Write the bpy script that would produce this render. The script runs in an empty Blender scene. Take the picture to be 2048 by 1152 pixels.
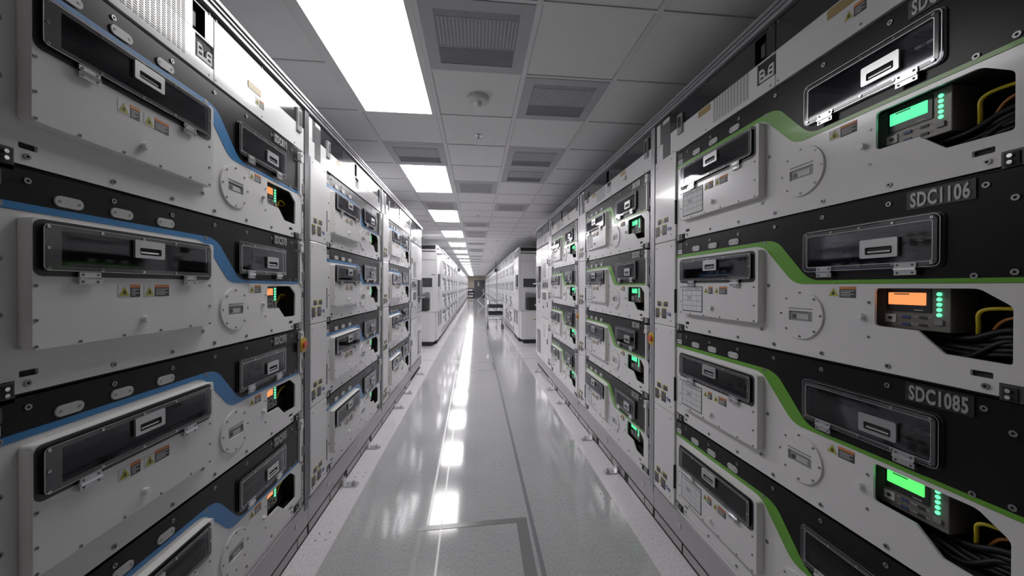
import bpy, bmesh, math, random
from mathutils import Matrix, Vector
from mathutils.geometry import tessellate_polygon
random.seed(7)
col = bpy.context.scene.collection
P = 0.52                     # height of one module in metres
XL, XR = -1.974*P, 2.268*P   # rack fronts
CAMZ = 1.534
VF = 4.4625                  # rack coordinate v at the floor
CEIL = CAMZ + 1.379

# ------------------------------------------------------------------ materials
def new_mat(name):
    m = bpy.data.materials.new(name); m.use_nodes = True
    nt = m.node_tree; b = nt.nodes['Principled BSDF']
    return m, nt, b
def mat(name, c, rough=.5, metal=0, coat=0, noise=0, nscale=40, emit=None, es=0, spec=.5, bump=0):
    m, nt, b = new_mat(name)
    b.inputs['Base Color'].default_value = (*c, 1); b.inputs['Roughness'].default_value = rough
    b.inputs['Metallic'].default_value = metal; b.inputs['Coat Weight'].default_value = coat
    b.inputs['Coat Roughness'].default_value = .06
    b.inputs['Specular IOR Level'].default_value = spec
    tc = nt.nodes.new('ShaderNodeTexCoord'); n = nt.nodes.new('ShaderNodeTexNoise')
    n.inputs['Scale'].default_value = nscale; n.inputs['Detail'].default_value = 3
    nt.links.new(tc.outputs['Object'], n.inputs['Vector'])
    if noise:
        r = nt.nodes.new('ShaderNodeMapRange'); r.inputs[3].default_value = 1-noise; r.inputs[4].default_value = 1+noise
        nt.links.new(n.outputs['Fac'], r.inputs[0])
        x = nt.nodes.new('ShaderNodeVectorMath'); x.operation = 'SCALE'; x.inputs[0].default_value = c
        nt.links.new(r.outputs[0], x.inputs['Scale']); nt.links.new(x.outputs[0], b.inputs['Base Color'])
    r2 = nt.nodes.new('ShaderNodeMapRange'); r2.inputs[3].default_value = rough*.97; r2.inputs[4].default_value = min(1, rough*1.03)
    nt.links.new(n.outputs['Fac'], r2.inputs[0]); nt.links.new(r2.outputs[0], b.inputs['Roughness'])
    if bump:
        bp = nt.nodes.new('ShaderNodeBump'); bp.inputs['Strength'].default_value = bump; bp.inputs['Distance'].default_value = .001
        nt.links.new(n.outputs['Fac'], bp.inputs['Height']); nt.links.new(bp.outputs[0], b.inputs['Normal'])
    if emit:
        b.inputs['Emission Color'].default_value = (*emit, 1); b.inputs['Emission Strength'].default_value = es
    return m
def glass_mat(name, tint, base=.07):
    m = bpy.data.materials.new(name); m.use_nodes = True; nt = m.node_tree; nt.nodes.clear()
    o = nt.nodes.new('ShaderNodeOutputMaterial'); mx = nt.nodes.new('ShaderNodeMixShader')
    t = nt.nodes.new('ShaderNodeBsdfTransparent'); t.inputs[0].default_value = (*tint, 1)
    g = nt.nodes.new('ShaderNodeBsdfGlossy'); g.inputs['Roughness'].default_value = .04
    g.inputs[0].default_value = (.9, .9, .95, 1)
    f = nt.nodes.new('ShaderNodeFresnel'); f.inputs[0].default_value = 1.45
    a = nt.nodes.new('ShaderNodeMath'); a.operation = 'ADD'; a.inputs[1].default_value = base; a.use_clamp = True
    nt.links.new(f.outputs[0], a.inputs[0]); nt.links.new(a.outputs[0], mx.inputs[0])
    nt.links.new(t.outputs[0], mx.inputs[1]); nt.links.new(g.outputs[0], mx.inputs[2]); nt.links.new(mx.outputs[0], o.inputs[0])
    return m
M = {
 'white': mat('white_powder_coat', (.76, .75, .765), .22, coat=.25, noise=.02, bump=.02, nscale=300),
 'clearf': mat('clear_acrylic_edge', (.075, .075, .08), .14, coat=.4),
 'screw': mat('screw_steel', (.30, .30, .31), .35, metal=.8),
 'cream': mat('cream_plastic_lit_side', (.74, .73, .70), .4, noise=.02),  # cream tints the white box sides as warmly lit; also socket plastic
 'fascia': mat('white_gloss_fascia', (.78, .78, .79), .16, coat=.5),
 'black': mat('black_satin_band', (.008, .008, .0095), .29, spec=.2),
 'glossblack': mat('black_gloss_band', (.010, .010, .012), .12, coat=.5),
 'frame': mat('black_gasket', (.02, .02, .022), .35),
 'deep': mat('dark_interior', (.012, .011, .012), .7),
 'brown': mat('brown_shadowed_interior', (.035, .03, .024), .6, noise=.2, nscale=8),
 'blue': mat('blue_stripe_paint', (.020, .18, .46), .3, coat=.1),
 'green': mat('green_stripe_paint', (.125, .37, .03), .3, coat=.1),
 'steel': mat('brushed_steel', (.55, .55, .56), .28, metal=.9),
 'chrome': mat('polished_chrome', (.8, .8, .82), .1, metal=1),
 'alu': mat('extruded_aluminium', (.42, .42, .44), .32, metal=.6),
 'darkalu': mat('dark_aluminium_post', (.16, .16, .175), .35, metal=.5),
 'base': mat('grey_base_channel', (.42, .41, .43), .4, metal=.2),
 'skirt': mat('grey_skirting_plate', (.36, .345, .36), .3, metal=.2, noise=.1, nscale=6),
 'grey': mat('mid_grey_plastic', (.26, .26, .27), .45),
 'dgrey': mat('dark_grey_plastic', (.07, .07, .075), .45),
 'oval': mat('oval_cover_grey', (.50, .50, .51), .35),
 'text': mat('name_plate_letters', (.42, .41, .42), .35, metal=.3),
 'ink': mat('label_black_ink', (.03, .03, .035), .5),
 'paper': mat('label_white_paper', (.66, .66, .68), .5),
 'yellow': mat('warning_yellow', (.42, .40, .03), .5),
 'orange': mat('warning_orange', (.60, .20, .06), .5),
 'amber': mat('amber_film', (.36, .26, .09), .35),
 'bluepr': mat('blue_print', (.05, .08, .25), .5),
 'unit': mat('controller_beige_metal', (.20, .19, .17), .4, metal=.2),
 'lcdo': mat('orange_lcd', (.3, .1, .03), .4, emit=(1, .30, .09), es=.95, noise=.05, nscale=20),
 'lcdg': mat('green_lcd', (.05, .3, .08), .4, emit=(.10, 1, .16), es=.95, noise=.05, nscale=20),
 'lcdt': mat('teal_lcd', (.05, .3, .16), .4, emit=(.08, .9, .38), es=.95, noise=.05, nscale=20),
 'led': mat('green_led', (.1, .6, .3), .3, emit=(.12, 1, .42), es=1.3),
 'redled': mat('red_led', (.6, .1, .1), .3, emit=(1, .08, .15), es=2.5),
 'ycable': mat('yellow_cable', (.62, .50, .02), .4),
 'ocable': mat('orange_cable', (.55, .20, .04), .4),
 'bcable': mat('black_cable', (.007, .007, .010), .5, spec=.3),
 'wcable': mat('grey_cable', (.3, .3, .32), .4),
 'blueb': mat('blue_inner_tube', (.02, .04, .16), .3),
 'emoy': mat('stop_switch_yellow', (.60, .38, .03), .35),
 'emor': mat('stop_switch_red', (.60, .06, .03), .3),
 'knob': mat('white_knob', (.8, .8, .8), .25),
 'glass': glass_mat('clear_acrylic', (.62, .62, .66), .01),
 'tint': glass_mat('tinted_window', (.25, .25, .28), .1),
 'tbar': mat('ceiling_t_bar', (.82, .82, .83), .45),
 'tile': mat('ceiling_tile', (.86, .86, .865), .75, noise=.03, nscale=12),
 'tileedge': mat('ceiling_shadow_gap', (.42, .42, .43), .8),
 'vent': mat('vent_grille_paint', (.50, .50, .53), .5, noise=.05, nscale=4),
 'ventd': mat('vent_grille_core', (.33, .325, .35), .55, noise=.25, nscale=5),
 'lamp': mat('light_diffuser', (.9, .9, .9), .5, emit=(1, .975, .995), es=16.0),
 'lamp0': mat('light_diffuser_dim', (.9, .9, .9), .5, emit=(1, .985, .97), es=7.5),
 'lamp1': mat('light_diffuser_mid', (.9, .9, .9), .5, emit=(1, .975, .995), es=14.0),
 'plast': mat('white_plastic', (.6, .6, .6), .4),
 'wall': mat('beige_wall_paint', (.55, .50, .40), .7, noise=.04, nscale=3),
 'door': mat('dark_grey_door_paint', (.075, .08, .09), .35),
 'tape': mat('worn_grey_tape', (.19, .195, .20), .22, noise=.15, nscale=30),
 'tapel': mat('pale_floor_line', (.72, .72, .73), .2, noise=.1, nscale=30),
 'seam': mat('floor_joint_strip', (.20, .20, .21), .2),
 'rubber': mat('black_rubber', (.015, .015, .016), .6),
 'farwhite': mat('far_white_coat', (.76, .76, .77), .3, coat=.1),
 'fargrey': mat('far_grey_panel', (.13, .13, .14), .35),
 'farwin': mat('far_dark_window', (.05, .05, .055), .15, coat=.4),
}
def floor_mat():
    m, nt, b = new_mat('polished_vinyl_floor'); N = nt.nodes; Lk = nt.links
    tc = N.new('ShaderNodeTexCoord'); sp = N.new('ShaderNodeSeparateXYZ'); Lk.new(tc.outputs['Object'], sp.inputs[0])
    def math_(op, a, bb=None):
        n = N.new('ShaderNodeMath'); n.operation = op
        for i, x in enumerate((a, bb)):
            if x is None: continue
            if isinstance(x, (int, float)): n.inputs[i].default_value = x
            else: Lk.new(x, n.inputs[i])
        return n.outputs[0]
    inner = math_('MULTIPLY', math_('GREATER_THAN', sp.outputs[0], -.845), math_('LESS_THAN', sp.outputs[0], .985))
    n1 = N.new('ShaderNodeTexNoise'); n1.inputs['Scale'].default_value = 60; n1.inputs['Detail'].default_value = 4
    mp = N.new('ShaderNodeMapping'); mp.inputs['Scale'].default_value = (2.2, .8, 1); Lk.new(tc.outputs['Object'], mp.inputs[0]); Lk.new(mp.outputs[0], n1.inputs['Vector'])
    n2 = N.new('ShaderNodeTexNoise'); n2.inputs['Scale'].default_value = 2.5; Lk.new(tc.outputs['Object'], n2.inputs['Vector'])
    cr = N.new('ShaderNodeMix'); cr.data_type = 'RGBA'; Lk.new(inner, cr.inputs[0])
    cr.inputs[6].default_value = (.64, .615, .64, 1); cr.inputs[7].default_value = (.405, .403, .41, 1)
    r = N.new('ShaderNodeMapRange'); r.inputs[1].default_value = .25; r.inputs[2].default_value = .75; r.inputs[3].default_value = .76; r.inputs[4].default_value = 1.18; Lk.new(n1.outputs['Fac'], r.inputs[0])
    r3 = N.new('ShaderNodeMapRange'); r3.inputs[3].default_value = .93; r3.inputs[4].default_value = 1.07; Lk.new(n2.outputs['Fac'], r3.inputs[0])
    mul = math_('MULTIPLY', r.outputs[0], r3.outputs[0])
    # thin tile joints every 0.61 m
    def joint(s, off):
        f = math_('FRACT', math_('DIVIDE', math_('ADD', s, off), .61))
        return math_('LESS_THAN', f, .004)
    j = math_('MAXIMUM', joint(sp.outputs[0], 30.5+.0), joint(sp.outputs[1], 30.5-.05))
    mul = math_('MULTIPLY', mul, math_('SUBTRACT', 1, math_('MULTIPLY', j, .12)))
    vm = N.new('ShaderNodeVectorMath'); vm.operation = 'SCALE'; Lk.new(cr.outputs[2], vm.inputs[0]); Lk.new(mul, vm.inputs['Scale'])
    Lk.new(vm.outputs[0], b.inputs['Base Color'])
    rr = N.new('ShaderNodeMapRange'); rr.inputs[3].default_value = .06; rr.inputs[4].default_value = .13; Lk.new(n2.outputs['Fac'], rr.inputs[0])
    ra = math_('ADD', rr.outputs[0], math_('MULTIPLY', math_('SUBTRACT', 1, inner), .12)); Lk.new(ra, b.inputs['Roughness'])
    b.inputs['Specular IOR Level'].default_value = .5
    b.inputs['Coat Weight'].default_value = .10; b.inputs['Coat Roughness'].default_value = .05
    bp = N.new('ShaderNodeBump'); bp.inputs['Strength'].default_value = .05; bp.inputs['Distance'].default_value = .003
    n4 = N.new('ShaderNodeTexNoise'); n4.inputs['Scale'].default_value = 5; Lk.new(mp.outputs[0], n4.inputs['Vector'])
    Lk.new(n4.outputs['Fac'], bp.inputs['Height']); Lk.new(bp.outputs[0], b.inputs['Normal'])
    return m
M['floor'] = floor_mat()

# ------------------------------------------------------------------ mesh builder
def rrect(u0, u1, v0, v1, r=.02, n=4):
    pts = []
    for cx, cy, a0 in ((u1-r, v1-r, 0), (u0+r, v1-r, 90), (u0+r, v0+r, 180), (u1-r, v0+r, 270)):
        for i in range(n+1):
            a = math.radians(a0+90*i/n); pts.append((cx+r*math.cos(a), cy+r*math.sin(a)))
    return pts
def circ(cu, cv, r, n=32): return [(cu+r*math.cos(2*math.pi*i/n), cv+r*math.sin(2*math.pi*i/n)) for i in range(n)]
class MB:
    """collects solids; V0 = None means plain metres, otherwise (u, v, d) rack coordinates"""
    def __init__(s, V0=1.0): s.v = []; s.f = []; s.m = []; s.mats = []; s.V0 = V0
    def co(s, u, v, d):
        return (u, d, v) if s.V0 is None else (u*P, -d*P, (s.V0-v)*P)
    def mi(s, name):
        if name not in s.mats: s.mats.append(name)
        return s.mats.index(name)
    def add(s, pts, faces, m):
        k = len(s.v); s.v += [s.co(*p) for p in pts]; i = s.mi(m)
        for f in faces: s.f.append([k+a for a in f]); s.m.append(i)
        return s
    def box(s, u0, u1, v0, v1, d0, d1, m='white'):
        return s.add([(u, v, d) for d in (d0, d1) for v in (v0, v1) for u in (u0, u1)],
                     [(0, 1, 3, 2), (4, 5, 7, 6), (0, 1, 5, 4), (2, 3, 7, 6), (0, 2, 6, 4), (1, 3, 7, 5)], m)
    def prism(s, outer, d0, d1, m='white', holes=()):
        loops = [list(outer)]+[list(h) for h in holes]
        flat = [p for l in loops for p in l]; n = len(flat)
        tris = tessellate_polygon([[Vector((p[0], p[1], 0)) for p in l] for l in loops])
        faces = [tuple(t) for t in tris]+[tuple(a+n for a in t) for t in tris]
        k = 0
        for l in loops:
            for i in range(len(l)):
                j = (i+1) % len(l); faces.append((k+i, k+j, n+k+j, n+k+i))
            k += len(l)
        return s.add([(p[0], p[1], d0) for p in flat]+[(p[0], p[1], d1) for p in flat], faces, m)
    def cyl(s, cu, cv, r, d0, d1, m='steel', n=12): return s.prism(circ(cu, cv, r, n), d0, d1, m)
    def tube(s, pts, r, m, n=8, closed=False):
        pts = [Vector(p) for p in pts]; k = len(pts); vs = []; fs = []
        for i, p in enumerate(pts):
            a = pts[(i-1) % k] if (closed or i) else p; b = pts[(i+1) % k] if (closed or i < k-1) else p
            t = (b-a).normalized(); up = Vector((0, 0, 1)) if abs(t.z) < .9 else Vector((1, 0, 0))
            x = t.cross(up).normalized(); y = t.cross(x).normalized()
            for j in range(n):
                an = 2*math.pi*j/n; vs.append(tuple(p+x*r*math.cos(an)+y*r*math.sin(an)))
        for i in range(k if closed else k-1):
            for j in range(n):
                i2 = (i+1) % k; fs.append((i*n+j, i*n+(j+1) % n, i2*n+(j+1) % n, i2*n+j))
        if not closed: fs += [tuple(range(n)), tuple((k-1)*n+j for j in range(n))]
        return s.add(vs, fs, m)
    def mesh(s, name):
        me = bpy.data.meshes.new(name); me.from_pydata(s.v, [], s.f)
        for m in s.mats: me.materials.append(M[m])
        me.polygons.foreach_set('material_index', s.m)
        bm = bmesh.new(); bm.from_mesh(me); bmesh.ops.recalc_face_normals(bm, faces=bm.faces); bm.to_mesh(me); bm.free()
        return me
    def build(s, name, parent=None, bevel=0, smooth=False, loc=None):
        me = s.mesh(name); o = bpy.data.objects.new(name, me); col.objects.link(o)
        if parent: o.parent = parent
        if loc: o.location = loc
        if smooth: me.shade_smooth(); 
        if bevel:
            b = o.modifiers.new('bevel', 'BEVEL'); b.width = bevel; b.segments = 2; b.limit_method = 'ANGLE'
        return o
def curve(pts, n=14):
    """Catmull-Rom through points"""
    pts = [Vector(p) for p in pts]; out = []
    q = [pts[0]*2-pts[1]]+pts+[pts[-1]*2-pts[-2]]
    for i in range(1, len(q)-2):
        for j in range(n):
            t = j/n; a, b, c, d = q[i-1:i+3]
            out.append(.5*((2*b)+(c-a)*t+(2*a-5*b+4*c-d)*t*t+(3*b-a-3*c+d)*t**3))
    out.append(pts[-1]); return [tuple(p) for p in out]
def tag(o, label=None, cat=None, group=None, kind=None):
    if label: o['label'] = label
    if cat: o['category'] = cat
    if group: o['group'] = group
    if kind: o['kind'] = kind
    return o
def empty(name, label, cat, loc=(0, 0, 0), rz=0, group=None):
    o = bpy.data.objects.new(name, None); o.empty_display_size = .1; col.objects.link(o)
    o.location = loc; o.rotation_euler = (0, 0, rz); return tag(o, label, cat, group)
def inst(me, name, parent, loc):
    o = bpy.data.objects.new(name, me); col.objects.link(o); o.parent = parent; o.location = loc; return o
def copy_tree(o, parent=None):
    c = o.copy(); col.objects.link(c)
    if parent: c.parent = parent
    for ch in o.children: copy_tree(ch, c)
    return c
def struct(o): o['kind'] = 'structure'; return o
ORD = ['first', 'second', 'third', 'fourth', 'fifth', 'sixth', 'seventh', 'eighth']
ROW = ['top', 'second from the top', 'third from the top', 'bottom']

def text_mesh(txt, height, width=None, m='text', thick=.002):
    cu = bpy.data.curves.new('letters', 'FONT'); cu.body = txt; cu.size = 1; cu.extrude = .5
    cu.offset = .03; cu.space_character = 1.1; cu.resolution_u = 3
    o = bpy.data.objects.new('letters', cu); col.objects.link(o)
    bpy.context.view_layer.update()
    me = bpy.data.meshes.new_from_object(o.evaluated_get(bpy.context.evaluated_depsgraph_get()))
    bpy.data.objects.remove(o)
    xs = [v.co.x for v in me.vertices]; ys = [v.co.y for v in me.vertices]
    x0, x1, y0, y1 = min(xs), max(xs), min(ys), max(ys)
    k = height/(y1-y0); kx = (width/(x1-x0)) if width else k
    for v in me.vertices:
        v.co = ((v.co.x-x0)*kx, -(v.co.z)*thick*2, (v.co.y-y0)*k)
    me.materials.clear(); me.materials.append(M[m]); me.name = 'lettering'
    return me

# ------------------------------------------------------------------ shared small meshes
def screw_mesh(r, d, m='screw'):
    b = MB(None); n = 10
    b.prism(circ(0, 0, r, n), -d, 0, m, holes=[circ(0, 0, r*.5, 6)])
    b.prism(circ(0, 0, r*.5, 6), -d*.35, 0, 'deep')
    # MB(None) maps (u, v, d) -> (x=u, y=d, z=v)
    return b.mesh('screw')
SCR = screw_mesh(.0072, .003); BOLT = screw_mesh(.0042, .002, 'screw'); PIN = screw_mesh(.0034, .003, 'chrome')
def W(u, v, d, V0=1.0): return (u*P, -d*P, (V0-v)*P)

# ------------------------------------------------------------------ the equipment module
def arc_pts(a, b, c, n=5):
    """rounded corner a-b-c as quadratic bezier"""
    return [((1-t)**2*a[0]+2*t*(1-t)*b[0]+t*t*c[0], (1-t)**2*a[1]+2*t*(1-t)*b[1]+t*t*c[1]) for t in [i/n for i in range(n+1)]]
EDGE_T = [(0, .155)]+arc_pts((1.25, .152), (1.345, .153), (1.40, .205))+arc_pts((1.575, .405), (1.63, .466), (1.70, .466))+[(2.62, .468)]
EDGE_B = [(0, .187)]+arc_pts((1.14, .185), (1.225, .186), (1.275, .235))+arc_pts((1.455, .43), (1.51, .490), (1.585, .490))+[(2.62, .491)]
def warning(mb, u0, v0, wu, h, tri, d):
    """yellow triangle on white, black text block with orange head"""
    mb.box(u0, u0+tri, v0, v0+h, d, d+.0015, 'paper')
    mb.prism([(u0+tri*.08, v0+h*.88), (u0+tri*.92, v0+h*.88), (u0+tri*.5, v0+h*.14)], d+.0015, d+.003, 'yellow')
    mb.prism([(u0+tri*.38, v0+h*.76), (u0+tri*.62, v0+h*.76), (u0+tri*.56, v0+h*.45), (u0+tri*.44, v0+h*.45)], d+.003, d+.004, 'ink')
    mb.box(u0+tri, u0+wu, v0, v0+h, d, d+.0015, 'ink')
    mb.box(u0+tri, u0+wu, v0, v0+h*.24, d+.0015, d+.0025, 'orange')
    for i in range(4):
        vv = v0+h*(.36+.15*i); mb.box(u0+tri+.008, u0+wu-.008-(.02 if i % 2 else 0), vv, vv+h*.05, d+.0015, d+.0025, 'paper')
def window_inside(mb, u0, u1, v0, v1, d0, d1, seed):
    """dark open box with equipment inside"""
    t = .012; R = random.Random(seed)
    mb.box(u0-t, u1+t, v0-t, v1+t, d1-t, d1, 'deep')
    mb.box(u0-t, u0, v0-t, v1+t, d1, d0, 'deep'); mb.box(u1, u1+t, v0-t, v1+t, d1, d0, 'deep')
    mb.box(u0, u1, v0-t, v0, d1, d0, 'deep'); mb.box(u0, u1, v1, v1+t, d1, d0, 'deep')
    w = u1-u0; h = v1-v0
    for i in range(7):
        a = u0+w*(.03+.135*i); ww = w*R.uniform(.05, .12); hh = h*R.uniform(.3, .8)
        mb.box(a, a+ww, v1-hh, v1-.004, d1, d1+(d0-d1)*R.uniform(.25, .5), R.choice(['dgrey', 'deep', 'dgrey', 'frame']))
    mb.box(u0, u1, v1-h*.18, v1-h*.10, d1, d1+(d0-d1)*.6, 'dgrey')
def handle_plate(mb, u0, u1, v0, v1, d):
    w = u1-u0; h = v1-v0; s = rrect(u0+w*.15, u1-w*.13, v0+h*.42, v1-h*.18, h*.07)
    mb.prism(rrect(u0, u1, v0, v1, h*.08), d, d+.012, 'steel', holes=[s])
    mb.prism(s, d, d+.002, 'deep')
    mb.box(u0+w*.2, u1-w*.2, v1-h*.36, v1-h*.28, d+.002, d+.008, 'chrome')
def hinge(mb, u0, u1, v0, v1, d):
    vm = (v0+v1)/2
    mb.box(u0, u1, v0, vm-.003, d, d+.008, 'steel'); mb.box(u0, u1, vm+.003, v1, d, d+.008, 'steel')
    mb.box(u0, u1, vm-.005, vm+.005, d, d+.014, 'chrome')
    for uu in (u0+.015, u1-.015):
        for vv in (v0+.012, v1-.012): mb.cyl(uu, vv, .006, d+.008, d+.010, 'dgrey', 8)

def make_module(side, label):
    stripe = 'blue' if side == 'L' else 'green'
    root = empty('equipment_module', label, 'electronic equipment')
    T = .014
    small_hole = rrect(1.655, 2.30, .20, .38, .01); box_hole = (.20, 1.19, .26, .44)
    opening = arc_pts((2.035, .54), (2.035, .517), (2.055, .517), 3)+arc_pts((2.44, .516), (2.46, .516), (2.475, .524), 3)+\
        arc_pts((2.555, .583), (2.57, .595), (2.57, .61), 3)+arc_pts((2.57, .83), (2.57, .842), (2.555, .842), 3)+[(2.345, .835), (2.235, .735)]+arc_pts((2.06, .731), (2.035, .73), (2.035, .71), 3)
    # white front panel
    outer = [(0, .985), (0, .19)]+EDGE_B[1:-1]+[(2.62, .493), (2.66, .50), (2.70, .54), (2.70, .93), (2.53, .93), (2.53, .985)]
    outer = [(.15, .985), (.15, .925), (0, .925), (0, .189)]+EDGE_B[1:-1]+[(2.62, .493), (2.66, .50), (2.70, .54), (2.70, .925), (2.53, .925), (2.53, .985)]
    slotR = rrect(2.437, 2.512, .888, .916, .006); slotL = rrect(.165, .235, .888, .916, .006)
    hb = [(box_hole[0], box_hole[2]), (box_hole[1], box_hole[2]), (box_hole[1], box_hole[3]), (box_hole[0], box_hole[3])]
    MB().prism(outer, -T, 0, 'white', holes=[opening, slotR, slotL, hb]).build('front_panel', root)
    # black band
    band = [(.15, .006), (2.53, .006), (2.53, .004), (2.62, .004)]
    band = [(.005, .02), (.15, .02), (.15, .004), (2.62, .004)]+EDGE_T[::-1]
    MB().prism(band, -T, 0, 'black', holes=[small_hole]).build('black_band', root)
    MB().prism(EDGE_T+EDGE_B[::-1], -T, .003, stripe).build('accent_stripe', root)
    b = MB(); b.box(0, 2.62, .99, .998, -T-.03, -T, 'deep'); b.box(2.43, 2.52, .88, .925, -.08, -T, 'deep'); b.box(.16, .24, .88, .925, -.08, -T, 'deep')
    b.build('seam_backing', root)
    # corner latches
    for a, c in ((.012, .145), (2.535, 2.715)):
        k = MB(); k.box(a, c, .928, .998, -T, .006, 'dgrey'); k.box(a+.01 if a < 1 else c-.10, a+.06 if a < 1 else c-.02, .934, .990, .006, .016, 'grey')
        uu = c-.035 if a < 1 else a+.03
        k.box(uu-.02, uu+.025, .936, .994, .006, .012, 'deep'); k.cyl(uu, .951, .009, .012, .02, 'chrome', 8); k.cyl(uu, .979, .009, .012, .02, 'chrome', 8)
        k.build('corner_latch', root)
    k = MB(); k.box(.02, .105, .03, .09, 0, .004, 'dgrey'); k.box(.018, .10, .10, .145, 0, .004, 'paper'); k.box(.03, .09, .113, .13, .004, .005, 'grey')
    k.build('asset_tag', root)
    # right rail
    k = MB(); k.prism(rrect(2.635, 2.70, .02, .13, .02), -T, .03, 'white'); k.box(2.64, 2.675, .13, .49, -T, .018, 'white'); k.cyl(2.655, .06, .012, .03, .032, 'dgrey', 8)
    k.build('side_rail', root)
    for cu in (.357, .620, .905):
        k = MB(); k.prism(rrect(cu-.062, cu+.062, .088, .140, .0255, 6), 0, .008, 'oval')
        k.cyl(cu-.042, .114, .007, .008, .010, 'grey', 8); k.cyl(cu+.042, .114, .007, .008, .010, 'grey', 8)
        k.build('oval_cover', root)
    for i in range(7):
        u = .194+.382*i
        inst(SCR, 'screw', root, W(u, .053, 0))
        if i != 6: inst(SCR, 'screw', root, W(u, .947, 0))
    for u, v in ((2.575, .13), (2.575, .445), (2.489, .952), (.095, .40), (.095, .64), (1.285, .50), (1.22, .845), (2.005, .60), (2.005, .80), (1.25, .165), (.095, .17), (2.45, .458)):
        inst(SCR if v not in (.60, .80) else BOLT, 'screw', root, W(u, v, 0))
    # knob
    k = MB(None); k.cyl(0, 0, .0095, -.013, 0, 'knob', 14); k.build('knob', root, loc=W(1.967, .683, 0), smooth=False)
    # warning label on the panel
    k = MB(); warning(k, 1.76, .508, .172, .068, .075, 0); k.build('warning_label', root)
    # small window
    w = MB(); w.prism(rrect(1.592, 2.348, .135, .415, .035), 0, .006, 'frame', holes=[small_hole]); wf = w.build('window_frame', root)
    w = MB(); window_inside(w, 1.66, 2.295, .205, .375, -T, -.28, 5 if side == 'L' else 9)
    if side == 'R': w.tube(curve([(1.86, .21, -.1), (1.83, .27, -.05), (1.83, .34, -.05), (1.86, .372, -.1)], 5), .012, 'blueb')
    w.cyl(1.90, .30, .006, -.265, -.2, 'redled' if side == 'L' else 'dgrey', 8)
    w.cyl(2.24, .262, .012, -.14, -.02, 'chrome', 8); w.box(2.20, 2.28, .255, .268, -.04, -.02, 'steel')
    w.build('window_contents', wf)
    w = MB(); w.prism(rrect(1.600, 2.340, .143, .408, .03), .012, .020, 'glass'); w.build('window_pane', wf)
    w = MB(); r0 = rrect(1.612, 2.328, .155, .397, .02); w.prism(rrect(1.630, 2.312, .174, .381, .012), .0225, .0235, 'steel', holes=[rrect(1.633, 2.309, .177, .378, .012)]); w.prism(r0, .020, .0225, 'clearf', holes=[rrect(1.632, 2.310, .176, .379, .012)])
    r1 = rrect(1.600, 2.340, .143, .408, .03); w.prism(r1, .020, .0215, 'steel', holes=[rrect(1.6025, 2.3375, .1455, .4055, .028)])
    w.build('clamp_frame', wf)
    for u in (1.63, 1.80, 1.97, 2.14, 2.31):
        for v in (.163, .388): inst(PIN, 'screw', wf, W(u, v, .0225))
    w = MB(); handle_plate(w, 1.98, 2.170, .240, .346, .0225); w.build('handle_plate', wf)
    for a in (1.705, 2.15):
        w = MB(); hinge(w, a, a+.098, .382, .447, .02); w.build('hinge', wf)
    # protruding box cover
    D = .058
    c = MB(); c.prism(rrect(.158, 1.247, .216, .798, .018, 3), 0, D-.006, 'cream', holes=[hb]); c.prism(rrect(.158, 1.247, .216, .798, .018, 3), D-.006, D, 'white', holes=[hb]); cov = c.build('box_cover', root, bevel=.003)  # white cover; its sides coloured cream to carry warm light from behind
    c = MB(); c.prism(rrect(.163, 1.215, .220, .473, .035), D, D+.004, 'frame', holes=[hb]); c.build('window_frame', cov)
    c = MB(); window_inside(c, .207, 1.18, .267, .433, D, -.25, 3 if side == 'L' else 4)
    if side == 'R': c.cyl(.93, .30, .006, -.235, -.12, 'led', 8)
    c.build('window_contents', cov)
    c = MB(); c.prism(rrect(.182, 1.192, .238, .447, .02), D+.01, D+.018, 'glass'); c.build('window_pane', cov)
    c = MB(); c.prism(rrect(.182, 1.192, .238, .447, .02), D+.018, D+.021, 'clearf', holes=[rrect(.252, 1.160, .262, .424, .006)])
    c.prism(rrect(.182, 1.192, .238, .447, .02), D+.021, D+.022, 'steel', holes=[rrect(.1845, 1.1895, .2405, .4445, .018)])
    c.build('clamp_frame', cov)
    for u in (.198, .43, .66, .88, 1.178):
        for v in (.250, .437): inst(PIN, 'screw', cov, W(u, v, D+.021))
    for v in (.345,):
        for u in (.198, 1.178): inst(PIN, 'screw', cov, W(u, v, D+.021))
    c = MB(); handle_plate(c, .598, .790, .258, .358, D+.021); c.build('handle_plate', cov)
    for a in (.328, .955):
        c = MB(); hinge(c, a, a+.10, .450, .508, D+.012); c.build('hinge', cov)
    s = 0 if side == 'L' else .037
    c = MB(); warning(c, .536+s, .509, .127, .069, .067, D); c.build('warning_label', cov)
    c = MB(); warning(c, .688+s, .509, .170, .069, .068, D); c.build('warning_label', cov)
    if side == 'R':
        c = MB(); u0, u1, v0, v1 = .205, .548, .508, .765
        c.box(u0, u1, v0, v1, D, D+.002, 'ink'); t = .008
        c.box(u0+t, u1-t, v0+t, v0+.036, D+.002, D+.003, 'paper')
        cw = (u1-u0-2*t)/4; ch = (v1-v0-.036-t-.004)/4
        for i in range(4):
            for j in range(4):
                c.box(u0+t+cw*i+.0015, u0+t+cw*(i+1)-.0015, v0+.040+ch*j+.0015, v0+.040+ch*(j+1)-.0015, D+.002, D+.003, 'paper')
        c.box(u0+.06, u0+.19, v0+.018, v0+.025, D+.003, D+.004, 'grey'); c.box(u0+.22, u0+.31, v0+.016, v0+.024, D+.003, D+.004, 'grey')
        for q in range(3): c.box(u0+t+cw+.01, u0+t+2*cw-.01, v0+.04+ch*1.2+q*.012, v0+.04+ch*1.2+q*.012+.005, D+.003, D+.004, 'bluepr')
        c.build('inspection_chart', cov)
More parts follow.
